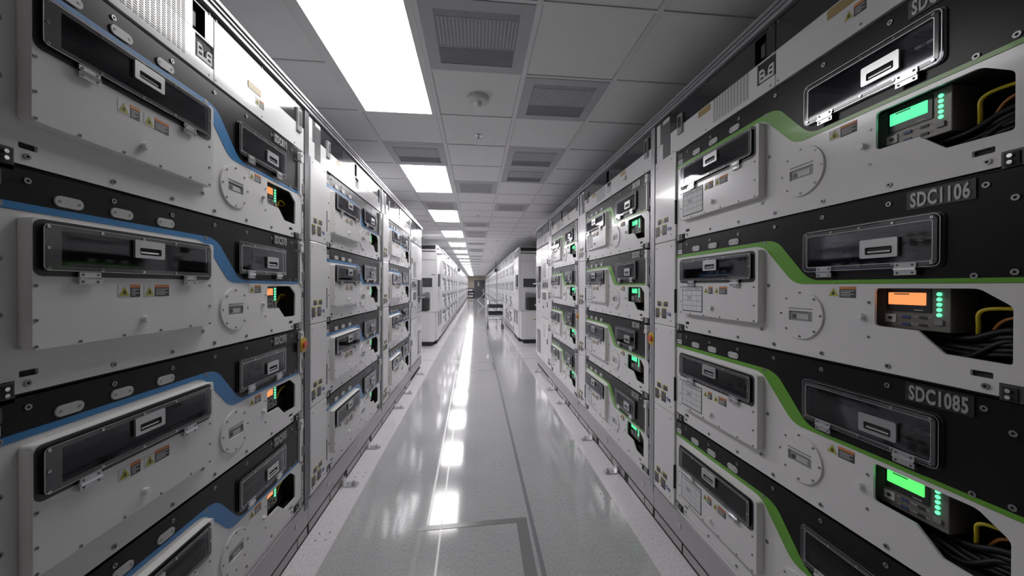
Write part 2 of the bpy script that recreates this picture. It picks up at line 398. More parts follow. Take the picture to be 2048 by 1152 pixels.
    k = MB(None); k.cyl(0, 0, .0105, -.014, 0, 'knob', 14); k.build('knob', cov, loc=W(.69, .71, D))
    for u, v in ((.172, .515), (.172, .668), (.172, .784), (1.205, .512), (1.205, .660), (1.205, .785), (.35, .786), (.57, .786), (.80, .786), (1.03, .786)):
        inst(BOLT, 'bolt', cov, W(u, v, D))
    # round cover
    c = MB(); slot = rrect(1.480, 1.662, .680, .748, .006)
    c.prism(circ(1.565, .703, .171, 56), 0, .012, 'white', holes=[slot]); rc = c.build('round_cover', root, bevel=.0015)
    c = MB(); c.prism(slot, -.002, .003, 'grey'); c.box(1.50, 1.63, .700, .735, .003, .006, 'oval'); c.box(1.48, 1.662, .658, .664, .012, .016, 'grey'); c.box(1.505, 1.535, .703, .732, .006, .009, 'dgrey')
    c.build('recessed_grip', rc)
    for i in range(8):
        a = math.radians(45*i+0); inst(BOLT, 'bolt', rc, W(1.568+.153*math.cos(a), .703+.153*math.sin(a), .012))
    # opening: recess, controller, cables
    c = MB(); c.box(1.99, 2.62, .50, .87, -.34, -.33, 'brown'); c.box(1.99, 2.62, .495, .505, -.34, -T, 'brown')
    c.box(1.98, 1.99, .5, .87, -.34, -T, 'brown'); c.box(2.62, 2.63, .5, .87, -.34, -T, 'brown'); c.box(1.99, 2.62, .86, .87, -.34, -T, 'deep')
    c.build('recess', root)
    r = -.063
    c = MB(); c.box(1.995, 2.325, .508, .738, r-.16, r, 'unit'); cu = c.build('control_unit', root, bevel=.002)
    c = MB(); c.box(2.05, 2.250, .520, .643, r, r+.006, 'frame'); c.box(2.18, 2.22, .630, .634, r+.006, r+.007, 'paper'); bz = c.build('screen_bezel', cu)
    c = MB(); lcd = 'lcdo' if side == 'L' else 'lcdg'; c.prism(rrect(2.062, 2.232, .540, .606, .004), r+.006, r+.009, lcd); c.box(2.09, 2.16, .545, .551, r+.009, r+.010, 'amber' if side == 'L' else 'dgrey'); c.build('screen', cu)
    for i in range(5):
        c = MB(); c.prism(circ(2.283, .546+.0265*i, .0095, 12), r, r+.007, 'led'); c.build('indicator_light', cu)
    c = MB(); c.box(2.268, 2.300, .678, .703, r, r+.010, 'grey'); c.build('push_button', cu)
    c = MB(); c.box(2.045, 2.095, .660, .705, r, r+.006, 'cream'); c.cyl(2.07, .682, .010, r+.006, r+.010, 'ink', 8)
    for vv in (.664, .704):
        c.box(2.125, 2.160, vv, vv+.014, r, r+.006, 'bluepr'); c.box(2.200, 2.232, vv, vv+.013, r, r+.005, 'ink'); c.box(2.105, 2.25, vv+.003, vv+.005, r, r+.003, 'paper')
    c.build('socket_row', cu)
    cb = lambda nm, pts, rad, m: MB().tube(curve(pts, 8), rad, m, 8).build(nm, root, smooth=True)
    cb('yellow_cable', [(2.34, .86, -.20), (2.395, .70, -.11), (2.415, .625, -.09), (2.49, .607, -.10), (2.61, .618, -.13)], .0085, 'ycable')
    cb('orange_cable', [(2.38, .82, -.16), (2.42, .73, -.14), (2.48, .655, -.13), (2.61, .635, -.14)], .007, 'ocable')
    cb('grey_cable', [(2.34, .84, -.2), (2.44, .75, -.2), (2.52, .66, -.2), (2.61, .655, -.2)], .007, 'wcable')
    for i, (a, bb) in enumerate(((.765, .74), (.785, .775), (.805, .80), (.83, .82), (.755, .71), (.845, .76))):
        cb('black_cable', [(2.20, a, -.22+.02*i), (2.36, a+.005, -.15+.01*i), (2.48, bb, -.12), (2.615, bb-.02, -.14)], .016, 'bcable')
    return root

def name_plate(root, txt, side):
    u0, u1 = (2.13, 2.385) if side == 'L' else (2.19, 2.455)
    k = MB(); k.box(u0, u1, .012, .106, 0, .006, 'frame'); pl = k.build('name_plate', root)
    me = text_mesh(txt, .078*P, (u1-u0-.035)*P)
    inst(me, 'lettering', pl, W(u0+.018, .098, .006))

# ------------------------------------------------------------------ rack frame
def V(u, v, d): return (u, v, d)
def make_rack(side, label, emo=True, group=None):
    root = empty('equipment_rack', label, 'rack', group=group)
    R = lambda: MB(VF)
    b = R(); b.box(-.50, 2.865, -.52, 4.30, -2.6, -.40, 'deep'); b.build('rack_body', root)
    # column panel with three doors
    cuts = [-.035, .975, 1.975, 2.975, 4.02]
    for i in range(4):
        k = R(); v0, v1 = cuts[i]+.003, cuts[i+1]-.003
        k.box(-.475, -.012, v0, v1, -.30, .02, 'white'); d = k.build('column_door', root, bevel=.004)
        for vv in (v0+.065, v1-.065):
            for uu in (-.43, -.09): inst(BOLT, 'bolt', d, W(uu, vv, .02, VF))
        if i in (0, 1, 2, 3):
            vb = v1-.28
            for (a, c_, h, w) in ((-.40, vb, .058, .085), (-.25, vb, .056, .09), (-.45, vb+.085, .115, .095), (-.295, vb+.082, .118, .10)):
                l = R(); l.box(a, a+w, c_, c_+h, .02, .022, 'ink'); l.box(a, a+w, c_-.006, c_+.005, .02, .0235, 'yellow')
                for q in range(int(h/.02)-1): l.box(a+.01, a+w-.01, c_+.018+q*.02, c_+.023+q*.02, .022, .023, 'grey')
                l.build('warning_label', d)
            l = R(); l.prism([(-.300, vb+.05), (-.262, vb+.05), (-.281, vb+.01)], .02, .0225, 'yellow'); l.prism([(-.345, vb+.17), (-.305, vb+.17), (-.325, vb+.12)], .02, .0225, 'yellow')
            l.cyl(-.16, vb+.14, .022, .02, .0225, 'bluepr', 12); l.cyl(-.11, vb+.145, .022, .02, .0225, 'bluepr', 12); l.cyl(-.16, vb+.14, .011, .0225, .023, 'paper', 8)
            l.build('pictogram_label', d)
            l = R(); l.box(-.018, -.006, v0+.56, v0+.83, .0, .024, 'deep'); l.build('finger_slot', d)
    # strip right of the modules
    k = R(); k.box(2.725, 2.765, -.03, 3.995, -.30, -.004, 'white'); k.box(2.64, 2.725, -.018, 3.995, -.30, -.06, 'white'); k.build('side_strip', root)
    for r_ in range(4):
        k = R(); k.prism(rrect(2.722, 2.79, r_+.13, r_+.24, .006), -.004, .008, 'grey'); 
        for q in range(5): k.box(2.722, 2.784, r_+.145+q*.018, r_+.152+q*.018, .008, .012, 'deep')
        k.build('terminal_block', root) if r_ == 1 else None
        k = R(); k.prism(rrect(2.722, 2.79, r_+.35, r_+.455, .006), -.004, .006, 'grey'); k.box(2.745, 2.785, r_+.37, r_+.435, .006, .010, 'darkalu'); k.build('rocker_switch', root)
        k = R(); k.box(2.735, 2.775, r_+.58, r_+.645, -.004, .006, 'dgrey'); k.build('socket', root)
        for vv in (.06, .30, .53, .72, .86, .90, 1.03): inst(BOLT, 'bolt', root, W(2.745, r_+vv, 0, VF))
    if emo:
        eu = 2.675 if side == 'L' else 2.79
        ez = .031 if side == 'L' else .003
        k = R(); k.prism(rrect(eu-.07, eu+.07, 2.095, 2.265, .06, 6), ez, ez+.011, 'emoy'); k.box(2.73, 2.745, 2.15, 2.2, -.004, ez+.001, 'emoy'); e = k.build('emergency_stop', root, bevel=.004)
        k = R(); k.cyl(eu, 2.18, .052, ez+.011, ez+.017, 'emoy', 20); k.cyl(eu, 2.18, .038, ez+.017, ez+.027, 'emor', 16); k.box(eu-.048, eu+.048, 2.158, 2.202, ez+.027, ez+.037, 'emor'); k.build('rotary_knob', e)
    # posts
    k = R()
    for a, c_ in ((2.77, 2.795), (2.80, 2.83), (2.835, 2.86)): k.box(a, c_, -.52, 4.12, -.3, .012, 'darkalu' if side == 'L' else 'alu')
    k.box(2.77, 2.86, -.52, 4.12, -.3, -.01, 'dgrey'); k.build('frame_post', root)
    # top
    k = R()
    for i, (a, c_, d) in enumerate(((-.615, -.59, .06), (-.585, -.565, .045), (-.56, -.528, .03))): k.box(-.505, 2.86, a, c_, -2.6, d, 'alu')
    k.box(-.505, 2.86, -.60, -.54, -2.6, .02, 'dgrey'); k.build('top_rail', root)
    holes_slot = rrect(1.135, 1.245, -.48, -.297, .004)
    k = R(); k.box(-.155, 1.132, -.522, -.290, -.1, 0, 'glossblack'); k.box(1.248, 1.333, -.522, -.290, -.1, 0, 'glossblack'); k.box(1.341, 2.76, -.522, -.290, -.1, 0, 'glossblack')
    k.box(1.132, 1.248, -.522, -.49, -.1, 0, 'glossblack'); k.box(1.13, 1.25, -.49, -.29, -.1, -.06, 'deep'); k.box(1.16, 1.2, -.44, -.34, -.06, -.03, 'dgrey'); k.build('gloss_band', root)
    k = R(); k.box(-.155, 1.155, -.288, -.022, -.1, 0, 'fascia'); k.box(1.155, 1.333, -.113, -.022, -.1, 0, 'fascia'); k.box(1.341, 2.76, -.288, -.022, -.1, 0, 'fascia'); k.box(1.155, 1.333, -.288, -.278, -.1, 0, 'fascia')
    k.box(-.475, -.325, -.235 if 1 else 0, -.04, -.1, 0, 'fascia'); k.box(-.385, -.325, -.04, -.036, -.1, 0, 'fascia')
    k.build('top_fascia', root)
    g = R()
    for j in range(16):
        for i in range(12):
            u = .615+i*.0385; v = -.283+j*.0139 
            g.box(u, u+.026, v, v+.005, 0, .0015, 'ink')
            if side == 'L': g.box(u, u+.026, v-.225, v-.22, 0, .0015, 'ink')
    tag(g.build('vent_grille', root), kind='stuff')
    # emblem plate: two rounded pillars with counters joined by a bar
    e = R(); e.box(1.155, 1.333, -.278, -.113, -.03, -.012, 'deep'); pl = e.build('emblem_plate', root)
    e = R()
    p1 = [(1.175, -.125), (1.175, -.225)]+arc_pts((1.175, -.225), (1.225, -.235), (1.232, -.19))+[(1.232, -.150), (1.262, -.150), (1.262, -.125)]
    e.prism(p1, -.012, 0, 'paper', holes=[rrect(1.187, 1.222, -.205, -.185, .008), rrect(1.187, 1.222, -.166, -.146, .008)])
    p2 = [(1.262, -.125), (1.262, -.165)]+arc_pts((1.262, -.18), (1.268, -.218), (1.29, -.218))+[(1.318, -.218), (1.318, -.125)]
    e.prism(p2, -.012, 0, 'paper', holes=[rrect(1.273, 1.308, -.200, -.181, .008), rrect(1.273, 1.308, -.162, -.143, .008)])
    e.build('emblem', pl)
    k = R(); k.box(-.325, -.16, -.50, -.045, -.1, .002, 'dgrey'); k.box(-.39, -.325, -.50, -.24, -.1, .001, 'dgrey'); k.build('dark_cover_strip', root)
    k = R(); k.box(-.315, -.175, -.498, -.452, .002, .005, 'paper'); k.build('blank_tag', root)
    k = R(); k.box(-.475, -.39, -.50, -.24, -.1, 0, 'fascia'); k.build('filler_plate', root)
    for a, v0, v1 in ((.015, -.41, -.195), (2.585, -.455, -.205)):
        k = R(); k.box(a, a+.095, v0, v1, 0, .02, 'grey'); k.box(a+.03, a+.075, v0+.03, v1-.07, .02, .024, 'deep'); k.box(a+.028, a+.03, v0+.03, v1-.07, .02, .03, 'steel'); k.build('latch_handle', root)
    for a in (.38, 1.745):
        k = R(); k.prism(rrect(a, a+.19, -.278, -.215, .01), 0, .004, 'amber'); k.build('amber_label', root)
    k = R(); warning(k, 1.85, -.19, .13, .07, .06, 0); k.build('warning_label', root)
    for u in (-.09, .5, 1.29, 1.36, 1.95, 2.55):
        for v in (-.50, -.05): inst(BOLT, 'bolt', root, W(u, v, 0, VF))
    # base
    k = R(); k.box(-.50, 2.86, 4.0, 4.045, -.3, -.012, 'white'); k.box(-.50, 2.86, 4.05, 4.315, -.4, .006, 'base'); k.build('base_channel', root)
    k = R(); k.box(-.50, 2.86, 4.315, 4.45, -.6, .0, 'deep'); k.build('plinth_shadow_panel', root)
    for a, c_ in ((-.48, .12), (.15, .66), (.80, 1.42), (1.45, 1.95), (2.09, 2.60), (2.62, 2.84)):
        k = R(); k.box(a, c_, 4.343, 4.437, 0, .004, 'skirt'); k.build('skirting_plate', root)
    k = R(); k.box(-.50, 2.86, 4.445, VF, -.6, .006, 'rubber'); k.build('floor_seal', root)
    for a in (.05, 1.2, 2.55):
        k = R(); k.box(a, a+.06, 4.14, 4.19, .01, .013, 'oval'); k.build('base_cover', root)
    return root

def place(o, side, u0, z=0):
    if side == 'L': o.location = (XL, u0*P, z); o.rotation_euler = (0, 0, math.pi/2)
    else: o.location = (XR, u0*P, z); o.rotation_euler = (0, 0, -math.pi/2)
SEAMZ = VF*P   # z of module row-0 top
U0 = {'L': [1.603, 4.973, 8.343], 'R': [3.879, 7.249, 10.619]}
NUM = {'L': ['SDC611', 'SDC570', 'SDC595', 'SDC545'], 'R': ['SDC1110', 'SDC1106', 'SDC1085', None]}
NUMR1 = ['SDC1038', 'SDC1072', 'SDC1048', 'SDC1057']
for side in 'LR':
    sd = 'left' if side == 'L' else 'right'; stripe = 'blue' if side == 'L' else 'green'
    tmpl = make_module(side, 'x'); rk = make_rack(side, 'x')
    variants = {}
    scr0 = [c for cc in tmpl.children for c in cc.children if c.name.startswith('screen') and 'bezel' not in c.name][0]
    for nm in ('lcdo', 'lcdg', 'lcdt'):
        me = scr0.data.copy(); me.materials[0] = M[nm]; variants[nm] = me
    first = True
    for ri in range(3):
        r_ = rk if ri == 0 else copy_tree(rk)
        place(r_, side, U0[side][ri])
        if side == 'L' and ri:
            for ch in list(r_.children):
                if ch.name.startswith('emergency_stop'):
                    for g_ in list(ch.children): bpy.data.objects.remove(g_)
                    bpy.data.objects.remove(ch)
        which = ['nearest', 'middle', 'farthest'][ri]
        tag(r_, f'{which} tall white rack holding four {stripe}-striped modules, {sd} row', group=None)
        for row in range(4):
            m = tmpl if first else copy_tree(tmpl)
            place(m, side, U0[side][ri], SEAMZ-(row+1)*P)
            lab = f'{ROW[row]} white and black module with {stripe} stripe in the {which} {sd} rack'
            m['label'] = lab; m['group'] = f'{stripe}-striped equipment modules in the {sd} racks'
            first = False
            scrn = [c for cc in m.children for c in cc.children if c.name.startswith('screen') and 'bezel' not in c.name][0]
            nm = 'lcdo' if side == 'L' else {(0, 0): 'lcdt', (0, 1): 'lcdo', (0, 2): 'lcdg', (0, 3): 'lcdg'}.get((ri, row), 'lcdt')
            scrn.data = variants[nm]
            m['_np'] = 1
    mods = [o for o in bpy.data.objects if o.get('_np')]
    # name plates (after copying so that each module has its own)
    for o in mods:
        del o['_np']
    k = 0
    for ri in range(3):
        for row in range(4):
            o = mods_sorted = None
    for ri in range(3):
        for row in range(4):
            for o in mods:
                if abs(o.location.y-U0[side][ri]*P) < 1e-4 and abs(o.location.z-(SEAMZ-(row+1)*P)) < 1e-4 and (o.location.x < 0) == (side == 'L'):
                    if ri == 0: t = NUM[side][row]
                    elif side == 'R' and ri == 1: t = NUMR1[row]
                    else: t = None
                    if t:
                        name_plate(o, t, side)
                        if not (side == 'R' and (ri == 1 or row == 0)): o['label'] = f'{ROW[row]} module numbered {t} with {stripe} stripe in the nearest {sd} rack'

# ------------------------------------------------------------------ end cabinets of the first block
def end_cabinet(side, y0, y1, label):
    """u from 0 (nearest camera) to w, built mirrored for the right row"""
    root = empty('control_cabinet', label, 'cabinet'); w = (y1-y0); s = 1 if side == 'L' else -1
    root.location = (XL if side == 'L' else XR, (y0)*P, 0); root.rotation_euler = (0, 0, s*math.pi/2)
    def B():
        b = MB(VF); b.co = lambda u, v, d: (s*u*P, -d*P, (VF-v)*P); return b
    h = w/2
    b = B(); b.box(0, w, -.52, 4.30, -2.6, -.03, 'white'); b.build('cabinet_body', root)
    b = B(); b.box(0, w, -.615, -.528, -2.6, .04, 'alu'); b.build('top_rail', root)
    for i in (0, 1):
        b = B(); b.box(i*h+.04, (i+1)*h-.03, -.50, -.235, -.03, .0, 'glossblack'); b.build('upper_glass_panel', root)
    b = B(); b.box(.03, h-.02, -.21, .10, -.03, 0, 'fascia'); p = b.build('louvre_panel', root)
    b = B()
    for q in range(7): b.box(.35, h-.25, -.16+q*.035, -.148+q*.035, 0, .004, 'ink')
    b.build('louvre', p)
    b = B(); b.box(h+.02, w-.03, -.21, .10, -.03, 0, 'fargrey'); b.build('grey_panel', root)
    b = B(); b.box(.02, w-.02, .115, .135, -.03, .01, 'dgrey'); b.build('seam_trim', root)
    # column B (near): doors
    for (v0, v1) in ((.16, 1.30), (1.32, 1.62), (1.64, 2.55), (2.57, 3.95)):
        b = B(); b.box(.03, h-.02, v0, v1, -.03, .012, 'white'); d = b.build('cabinet_door', root, bevel=.003)
        if v0 == .16:
            g = B()
            for q in range(10): g.box(.40, h-.28, .75+q*.05, .768+q*.05, .012, .018, 'ink')
            g.build('louvre', d)
        if v0 == 1.32:
            g = B(); g.box(.2, h-.14, 1.35, 1.58, .012, .02, 'grey'); g.box(.3, .5, 1.39, 1.53, .02, .026, 'dgrey'); g.box(.62, .82, 1.39, 1.53, .02, .026, 'ink'); g.cyl(.72, 1.43, .03, .026, .04, 'chrome', 10); g.build('switch_panel', d)
        if v0 == 1.64:
            g = B(); g.box(.38, h-.22, 1.72, 1.94, .012, .02, 'dgrey'); g.box(.43, h-.27, 1.75, 1.91, .02, .022, 'fargrey'); g.build('meter_display', d)
            g = B(); g.cyl(h-.4, 2.2, .035, .012, .04, 'grey', 12); g.build('door_knob', d)
        if v0 == 2.57:
            g = B()
            for q in range(9):
                for t in range(4): g.box(.5+t*.1, .56+t*.1, 2.75+q*.05, 2.765+q*.05, .012, .015, 'grey')
            g.build('louvre', d)
        g = B(); g.box(.08, .13, (v0+v1)/2-.08, (v0+v1)/2+.08, .012, .03, 'dgrey'); g.build('door_handle', d)
    # column A (far)
    q0 = .45 if side == 'L' else 0
    b = B(); b.box(h+.02, w-.03, .16, 2.40, -.03, .012, 'white'); d = b.build('cabinet_door', root, bevel=.003)
    g = B(); g.box(h+.2, w-.35, 1.45+q0, 1.95+q0*.2, .012, .018, 'fargrey'); g.build('window_pane', d)
    g = B(); g.box(h+.35, h+.42, 2.0, 2.1, .012, .035, 'grey'); g.build('door_handle', d)
    b = B(); b.box(h+.02, w-.03, 2.42, 3.95, -.03, .012, 'white'); d = b.build('cabinet_door', root, bevel=.003)
    g = B(); g.box(h+.2, w-.3, 3.05, 3.85, .012, .02, 'fargrey', ); g.box(h+.26, w-.36, 3.11, 3.79, .02, .024, 'farwin'); g.build('window_pane', d)
    g = B()
    for q in range(5): g.box(h+.35, w-.35, 2.55+q*.05, 2.572+q*.05, .012, .014, 'grey')
    g.build('notice_text', d)
    # monitor on bracket with keyboard shelf
    q_ = .50 if side == 'L' else 0
    b = B(); b.box(w-.95, w-.25, .80+q_, 1.36+q_, .012, .07, 'dgrey'); mo = b.build('monitor', root, bevel=.006)
    b = B(); b.box(w-.91, w-.29, .84+q_, 1.31+q_, .07, .074, 'fargrey'); b.build('screen', mo)
    b = B(); b.box(w-1.0, w-.12, 1.40+q_, 1.43+q_, .012, .16, 'oval' if side == 'R' else 'dgrey'); b.build('keyboard_shelf', root, bevel=.004)
    b = B(); b.box(0, w, 4.05, 4.32, -.4, .0, 'base'); b.build('base_channel', root)
    b = B(); b.box(.02, w-.02, 4.32, VF, -.5, -.06, 'deep'); b.build('plinth', root)
    return root
end_cabinet('L', 11.22, 13.38, 'white control cabinet with a dark monitor and louvres ending the left blue-striped rack row')
end_cabinet('R', 11.14, 13.46, 'white control cabinet with a dark monitor and louvres ending the right green-striped rack row')

# ------------------------------------------------------------------ far blocks (simplified single-mesh modules)
def far_module_mesh(kind):
    b = MB()
    b.box(0, 2.66, .01, .99, -.3, 0, 'farwhite')
    if kind == 0:
        b.prism([(0, .02), (2.62, .02), (2.62, .46), (1.62, .46), (1.36, .17), (0, .17)], 0, .004, 'fargrey')
        b.box(.16, 1.25, .22, .80, 0, .06, 'farwhite'); b.box(.18, 1.22, .24, .46, .06, .066, 'farwin')
        b.box(1.62, 2.33, .14, .40, .004, .012, 'farwin'); b.box(1.98, 2.17, .24, .34, .012, .016, 'steel'); b.box(.6, .79, .26, .36, .066, .07, 'steel')
        b.prism([(2.03, .52), (2.5, .52), (2.57, .6), (2.57, .84), (2.34, .83), (2.23, .73), (2.03, .73)], 0, .003, 'deep')
        b.prism(circ(1.565, .70, .17, 20), 0, .01, 'farwhite'); b.box(1.48, 1.66, .68, .75, .01, .013, 'grey')
    elif kind == 1:
        for a in (.12, 1.40):
            b.prism(rrect(a, a+1.12, .12, .86, .05), 0, .03, 'farwhite'); b.prism(rrect(a+.1, a+1.02, .22, .76, .04), .03, .036, 'fargrey'); b.box(a+.35, a+.6, .45, .7, .036, .05, 'farwhite')
    else:
        b.box(.12, 1.2, .15, .55, 0, .01, 'fargrey'); b.box(1.5, 2.3, .3, .85, 0, .06, 'farwhite'); b.box(1.6, 2.2, .4, .62, .06, .07, 'farwin'); b.box(.3, .7, .65, .85, 0, .02, 'dgrey')
    return b.mesh('equipment_module')
FM = [far_module_mesh(i) for i in range(3)]
def far_rack_meshes():
    R = lambda: MB(VF); out = []
    b = R(); b.box(-.50, 2.865, -.52, 4.30, -2.6, -.33, 'farwhite'); out.append(('rack_body', b.mesh('rack_body')))
    b = R(); b.box(-.475, -.012, -.03, 1.97, -.3, .02, 'farwhite'); out.append(('upper_column_door', b.mesh('upper_column_door')))
    b = R(); b.box(-.475, -.012, 1.98, 4.02, -.3, .02, 'farwhite'); out.append(('lower_column_door', b.mesh('lower_column_door')))
    b = R(); b.box(2.68, 2.86, -.52, 4.1, -.3, .01, 'alu'); out.append(('frame_post', b.mesh('frame_post')))
    b = R(); b.box(-.5, 2.86, -.615, -.53, -2.6, .04, 'alu'); out.append(('top_rail', b.mesh('top_rail')))
    b = R(); b.box(-.48, 2.66, -.52, -.29, -.3, 0, 'fascia'); b.box(-.48, 2.66, -.285, -.02, -.3, 0, 'fascia'); b.box(.1, .2, -.45, -.15, 0, .01, 'dgrey'); b.box(1.13, 1.25, -.48, -.28, 0, .01, 'deep'); out.append(('top_fascia', b.mesh('top_fascia')))
    b = R(); b.box(-.5, 2.86, 4.03, 4.32, -.4, .0, 'base'); out.append(('base_channel', b.mesh('base_channel')))
    b = R(); b.box(-.5, 2.86, 4.32, VF, -.6, -.08, 'deep'); out.append(('plinth', b.mesh('plinth')))
    return out
FR = far_rack_meshes()
def far_rack(side, ycen_u0, label, mods, mlabel, group, mgroup):
    root = empty('equipment_rack', label, 'rack', group=group)
    for n, me in FR: inst(me, n, root, (0, 0, 0))
    place(root, side, ycen_u0)
    for row in range(4):
        o = bpy.data.objects.new('equipment_module', FM[mods[row]]); col.objects.link(o)
        place(o, side, ycen_u0, SEAMZ-(row+1)*P); tag(o, mlabel(row), 'electronic equipment', mgroup)
PITCH = 3.37
def end_face_cabinet(side, y0, label):
    """white cabinet whose narrow end with display, printer niche faces the camera"""
    s = -1 if side == 'L' else 1; X0 = XL if side == 'L' else XR
    root = empty('terminal_cabinet', label, 'cabinet', (X0, y0, 0))
    dz = 1.40
    def B():
        b = MB(None); b.co = lambda x, y, z: (s*x, y, z); return b
    Z = lambda z: CAMZ+z
    b = B(); b.box(0, dz, 0, 1.17, .10, 2.63, 'farwhite'); b.build('cabinet_body', root) if False else None
    # boxes here are given as x0,x1 / y0,y1 / z0,z1
    def bx(b, x0, x1, ya, yb, z0, z1, m):
        return b.add([(x, y, z) for z in (z0, z1) for y in (ya, yb) for x in (x0, x1)],
                     [(0, 1, 3, 2), (4, 5, 7, 6), (0, 1, 5, 4), (2, 3, 7, 6), (0, 2, 6, 4), (1, 3, 7, 5)], m)
    b = B(); bx(b, .0, dz, 0, 1.15, .10, 2.63, 'farwhite'); bx(b, .0, .03, -.01, 0, .12, 2.63, 'white'); b.build('cabinet_body', root)
    b = B(); bx(b, .05, dz, -.006, 0, Z(.985), Z(1.085), 'deep'); b.build('upper_louvre', root)
    b = B(); bx(b, .05, dz, -.004, 0, Z(.91), Z(.925), 'ink'); bx(b, .05, dz, -.012, 0, Z(.93), Z(.945), 'grey'); b.build('vent_strip', root)
    b = B(); bx(b, .05, dz, -.006, 0, Z(.70), Z(.705), 'dgrey'); b.build('panel_seam', root)
    b = B(); bx(b, .13, dz-.1, -.02, 0, Z(-.02), Z(.215), 'frame'); d = b.build('display_window', root, bevel=.01)
    b = B(); bx(b, .16, dz-.13, -.022, -.02, Z(.0), Z(.195), 'farwin'); b.build('display_glass', d)
    for i in range(4):
        b = B(); bx(b, .20+i*.09, .23+i*.09+(.05 if i == 0 else 0), -.015, 0, Z(-.185), Z(-.165), 'dgrey'); b.build('push_button', root)
    b = B(); bx(b, .18, dz-.1, -.012, 0, Z(-.64), Z(-.20), 'grey'); b.build('niche_panel', root)
    b = B(); bx(b, .05, .15, -.004, 0, Z(.29), Z(.31), 'dgrey') if side == 'L' else None
    if side == 'L': b.build('small_vent', root)
    # side doors facing the aisle
    for (y0_, y1_) in ((.03, .56), (.59, 1.12)):
        for (z0, z1) in ((.32, 1.25), (1.27, 2.35), (2.37, 2.56)):
            b = B(); bx(b, -.012, 0, y0_, y1_, z0, z1, 'farwhite' if z0 < 2.3 else 'glossblack'); dd = b.build('cabinet_door', root)
            if z0 == .32:
                b = B(); bx(b, -.016, -.012, y0_+.1, y1_-.1, .45, .85, 'fargrey'); b.build('window_pane', dd)
    b = B(); bx(b, -.05, -.012, .05, .36, 1.52, 1.86, 'dgrey'); b.build('monitor', root)
    b = B(); bx(b, -.09, -.012, .02, .42, 1.47, 1.495, 'oval'); b.build('keyboard_shelf', root)
    b = B(); bx(b, .01, dz, .02, 1.15, 0, .10, 'rubber'); b.build('plinth', root)
    # pedestal desk, its own thing
    yd = -.36
    p = empty('pedestal_cabinet', f'low white pedestal cabinet on black plinth against the {"left" if side=="L" else "right"} terminal cabinet', 'cabinet', (X0, y0, 0))
    b = B(); bx(b, .03, .75, yd, -.015, .11, .87, 'farwhite'); q = b.build('pedestal_body', p, bevel=.005)
    b = B(); bx(b, .01, .78, yd-.01, -.015, .87, .89, 'oval'); b.build('pedestal_top', p)
    b = B(); bx(b, .16, .74, yd-.012, yd, .13, .85, 'white'); dr = b.build('pedestal_door', p)
    b = B(); bx(b, .55, .62, yd-.022, yd-.012, .42, .45, 'dgrey') if side == 'L' else bx(b, .44, .50, yd-.022, yd-.012, .35, .42, 'ink'); b.build('door_latch', dr)
    if side == 'R':
        b = B(); bx(b, .36, .55, yd-.014, yd-.012, .63, .66, 'amber'); b.build('warning_label', dr)
    b = B(); bx(b, .10, .74, yd+.03, -.02, 0, .11, 'rubber'); b.build('plinth', p)
    # black printer-like machine
    m_ = empty('label_printer', f'black boxy printer standing on the {"left" if side=="L" else "right"} low white pedestal cabinet', 'printer', (X0, y0, .89))
    x0, x1 = .19, .62
    b = B(); bx(b, x0, x1, yd+.04, -.03, 0.0, .34, 'rubber'); b.build('printer_body', m_, bevel=.03)
    b = B()
    for i in range(4): bx(b, x0+.04+i*.055, x0+.05+i*.055, yd+.028, yd+.04, .03, .31, 'dgrey')
    b.build('front_ribs', m_)
    b = B(); bx(b, x0+.03, x1-.03, yd+.08, -.06, .34, .355, 'dgrey'); b.build('printer_lid', m_)
    b = B(); bx(b, x0+.20, x0+.26, yd+.02, yd+.04, .12, .17, 'oval'); b.build('badge', m_)
end_face_cabinet('L', 9.72, 'white terminal cabinet with black louvre facing the aisle gap, left side')
end_face_cabinet('R', 9.95, 'white terminal cabinet with black louvre facing the aisle gap, right side')
for side in 'LR':
    sd = 'left' if side == 'L' else 'right'
    blocks = [(9.72+1.16 if side == 'L' else 9.95+1.16, 5, 'second'), (20.75, 7, 'third'), (34.0, 7, 'last')]
    for bi, (ys, n, bn) in enumerate(blocks):
        for k in range(n):
            ya = ys/P+PITCH*k     # near end of this rack
            u0 = ya+.5 if side == 'L' else ya+2.87
            if bi == 0: mods = (0, 0, 0, 0) if side == 'L' else (1, 1, 2, 2)
            else: mods = (1, 0, 0, 2) if side == 'L' else (1, 1, 2, 0)
            far_rack(side, u0, f'{ORD[k]} plain white rack in the {bn} block, {sd} row', mods,
                     lambda row, k=k, bn=bn, sd=sd: f'{ROW[row]} module of the {ORD[k]} rack, {bn} block, {sd} row',
                     f'plain white racks in the {bn} block of the {sd} row', f'plain modules in the {bn} block of the {sd} row')

# ------------------------------------------------------------------ room
def sbox(name, x0, x1, y0, y1, z0, z1, m):
    b = MB(None); b.box(x0, x1, z0, z1, y0, y1, m); return struct(b.build(name))
YE = 48.9
sbox('floor', -6, 6, -9, YE, -.1, 0, 'floor')
sbox('wall_left', -6.1, -6, -9, YE, 0, CEIL+.1, 'wall'); sbox('wall_right', 6, 6.1, -9, YE, 0, CEIL+.1, 'wall')
sbox('wall_near', -6.1, 6.1, -9.1, -9, 0, CEIL+.1, 'wall')
DX0, DX1, DZ = -.19, 1.13, 2.30
b = MB(None); b.prism([(-6.1, 0), (DX0, 0), (DX0, DZ), (DX1, DZ), (DX1, 0), (6.1, 0), (6.1, CEIL+.1), (-6.1, CEIL+.1)], YE, YE+.1, 'wall'); struct(b.build('wall_far'))
d1 = sbox('door_1', DX0, DX1, YE+.02, YE+.08, 0, DZ, 'door')
b = MB(None); b.box(DX0+.42, DX0+.62, 1.55, 2.05, YE+.012, YE+.02, 'paper'); b.build('door_notice', d1)
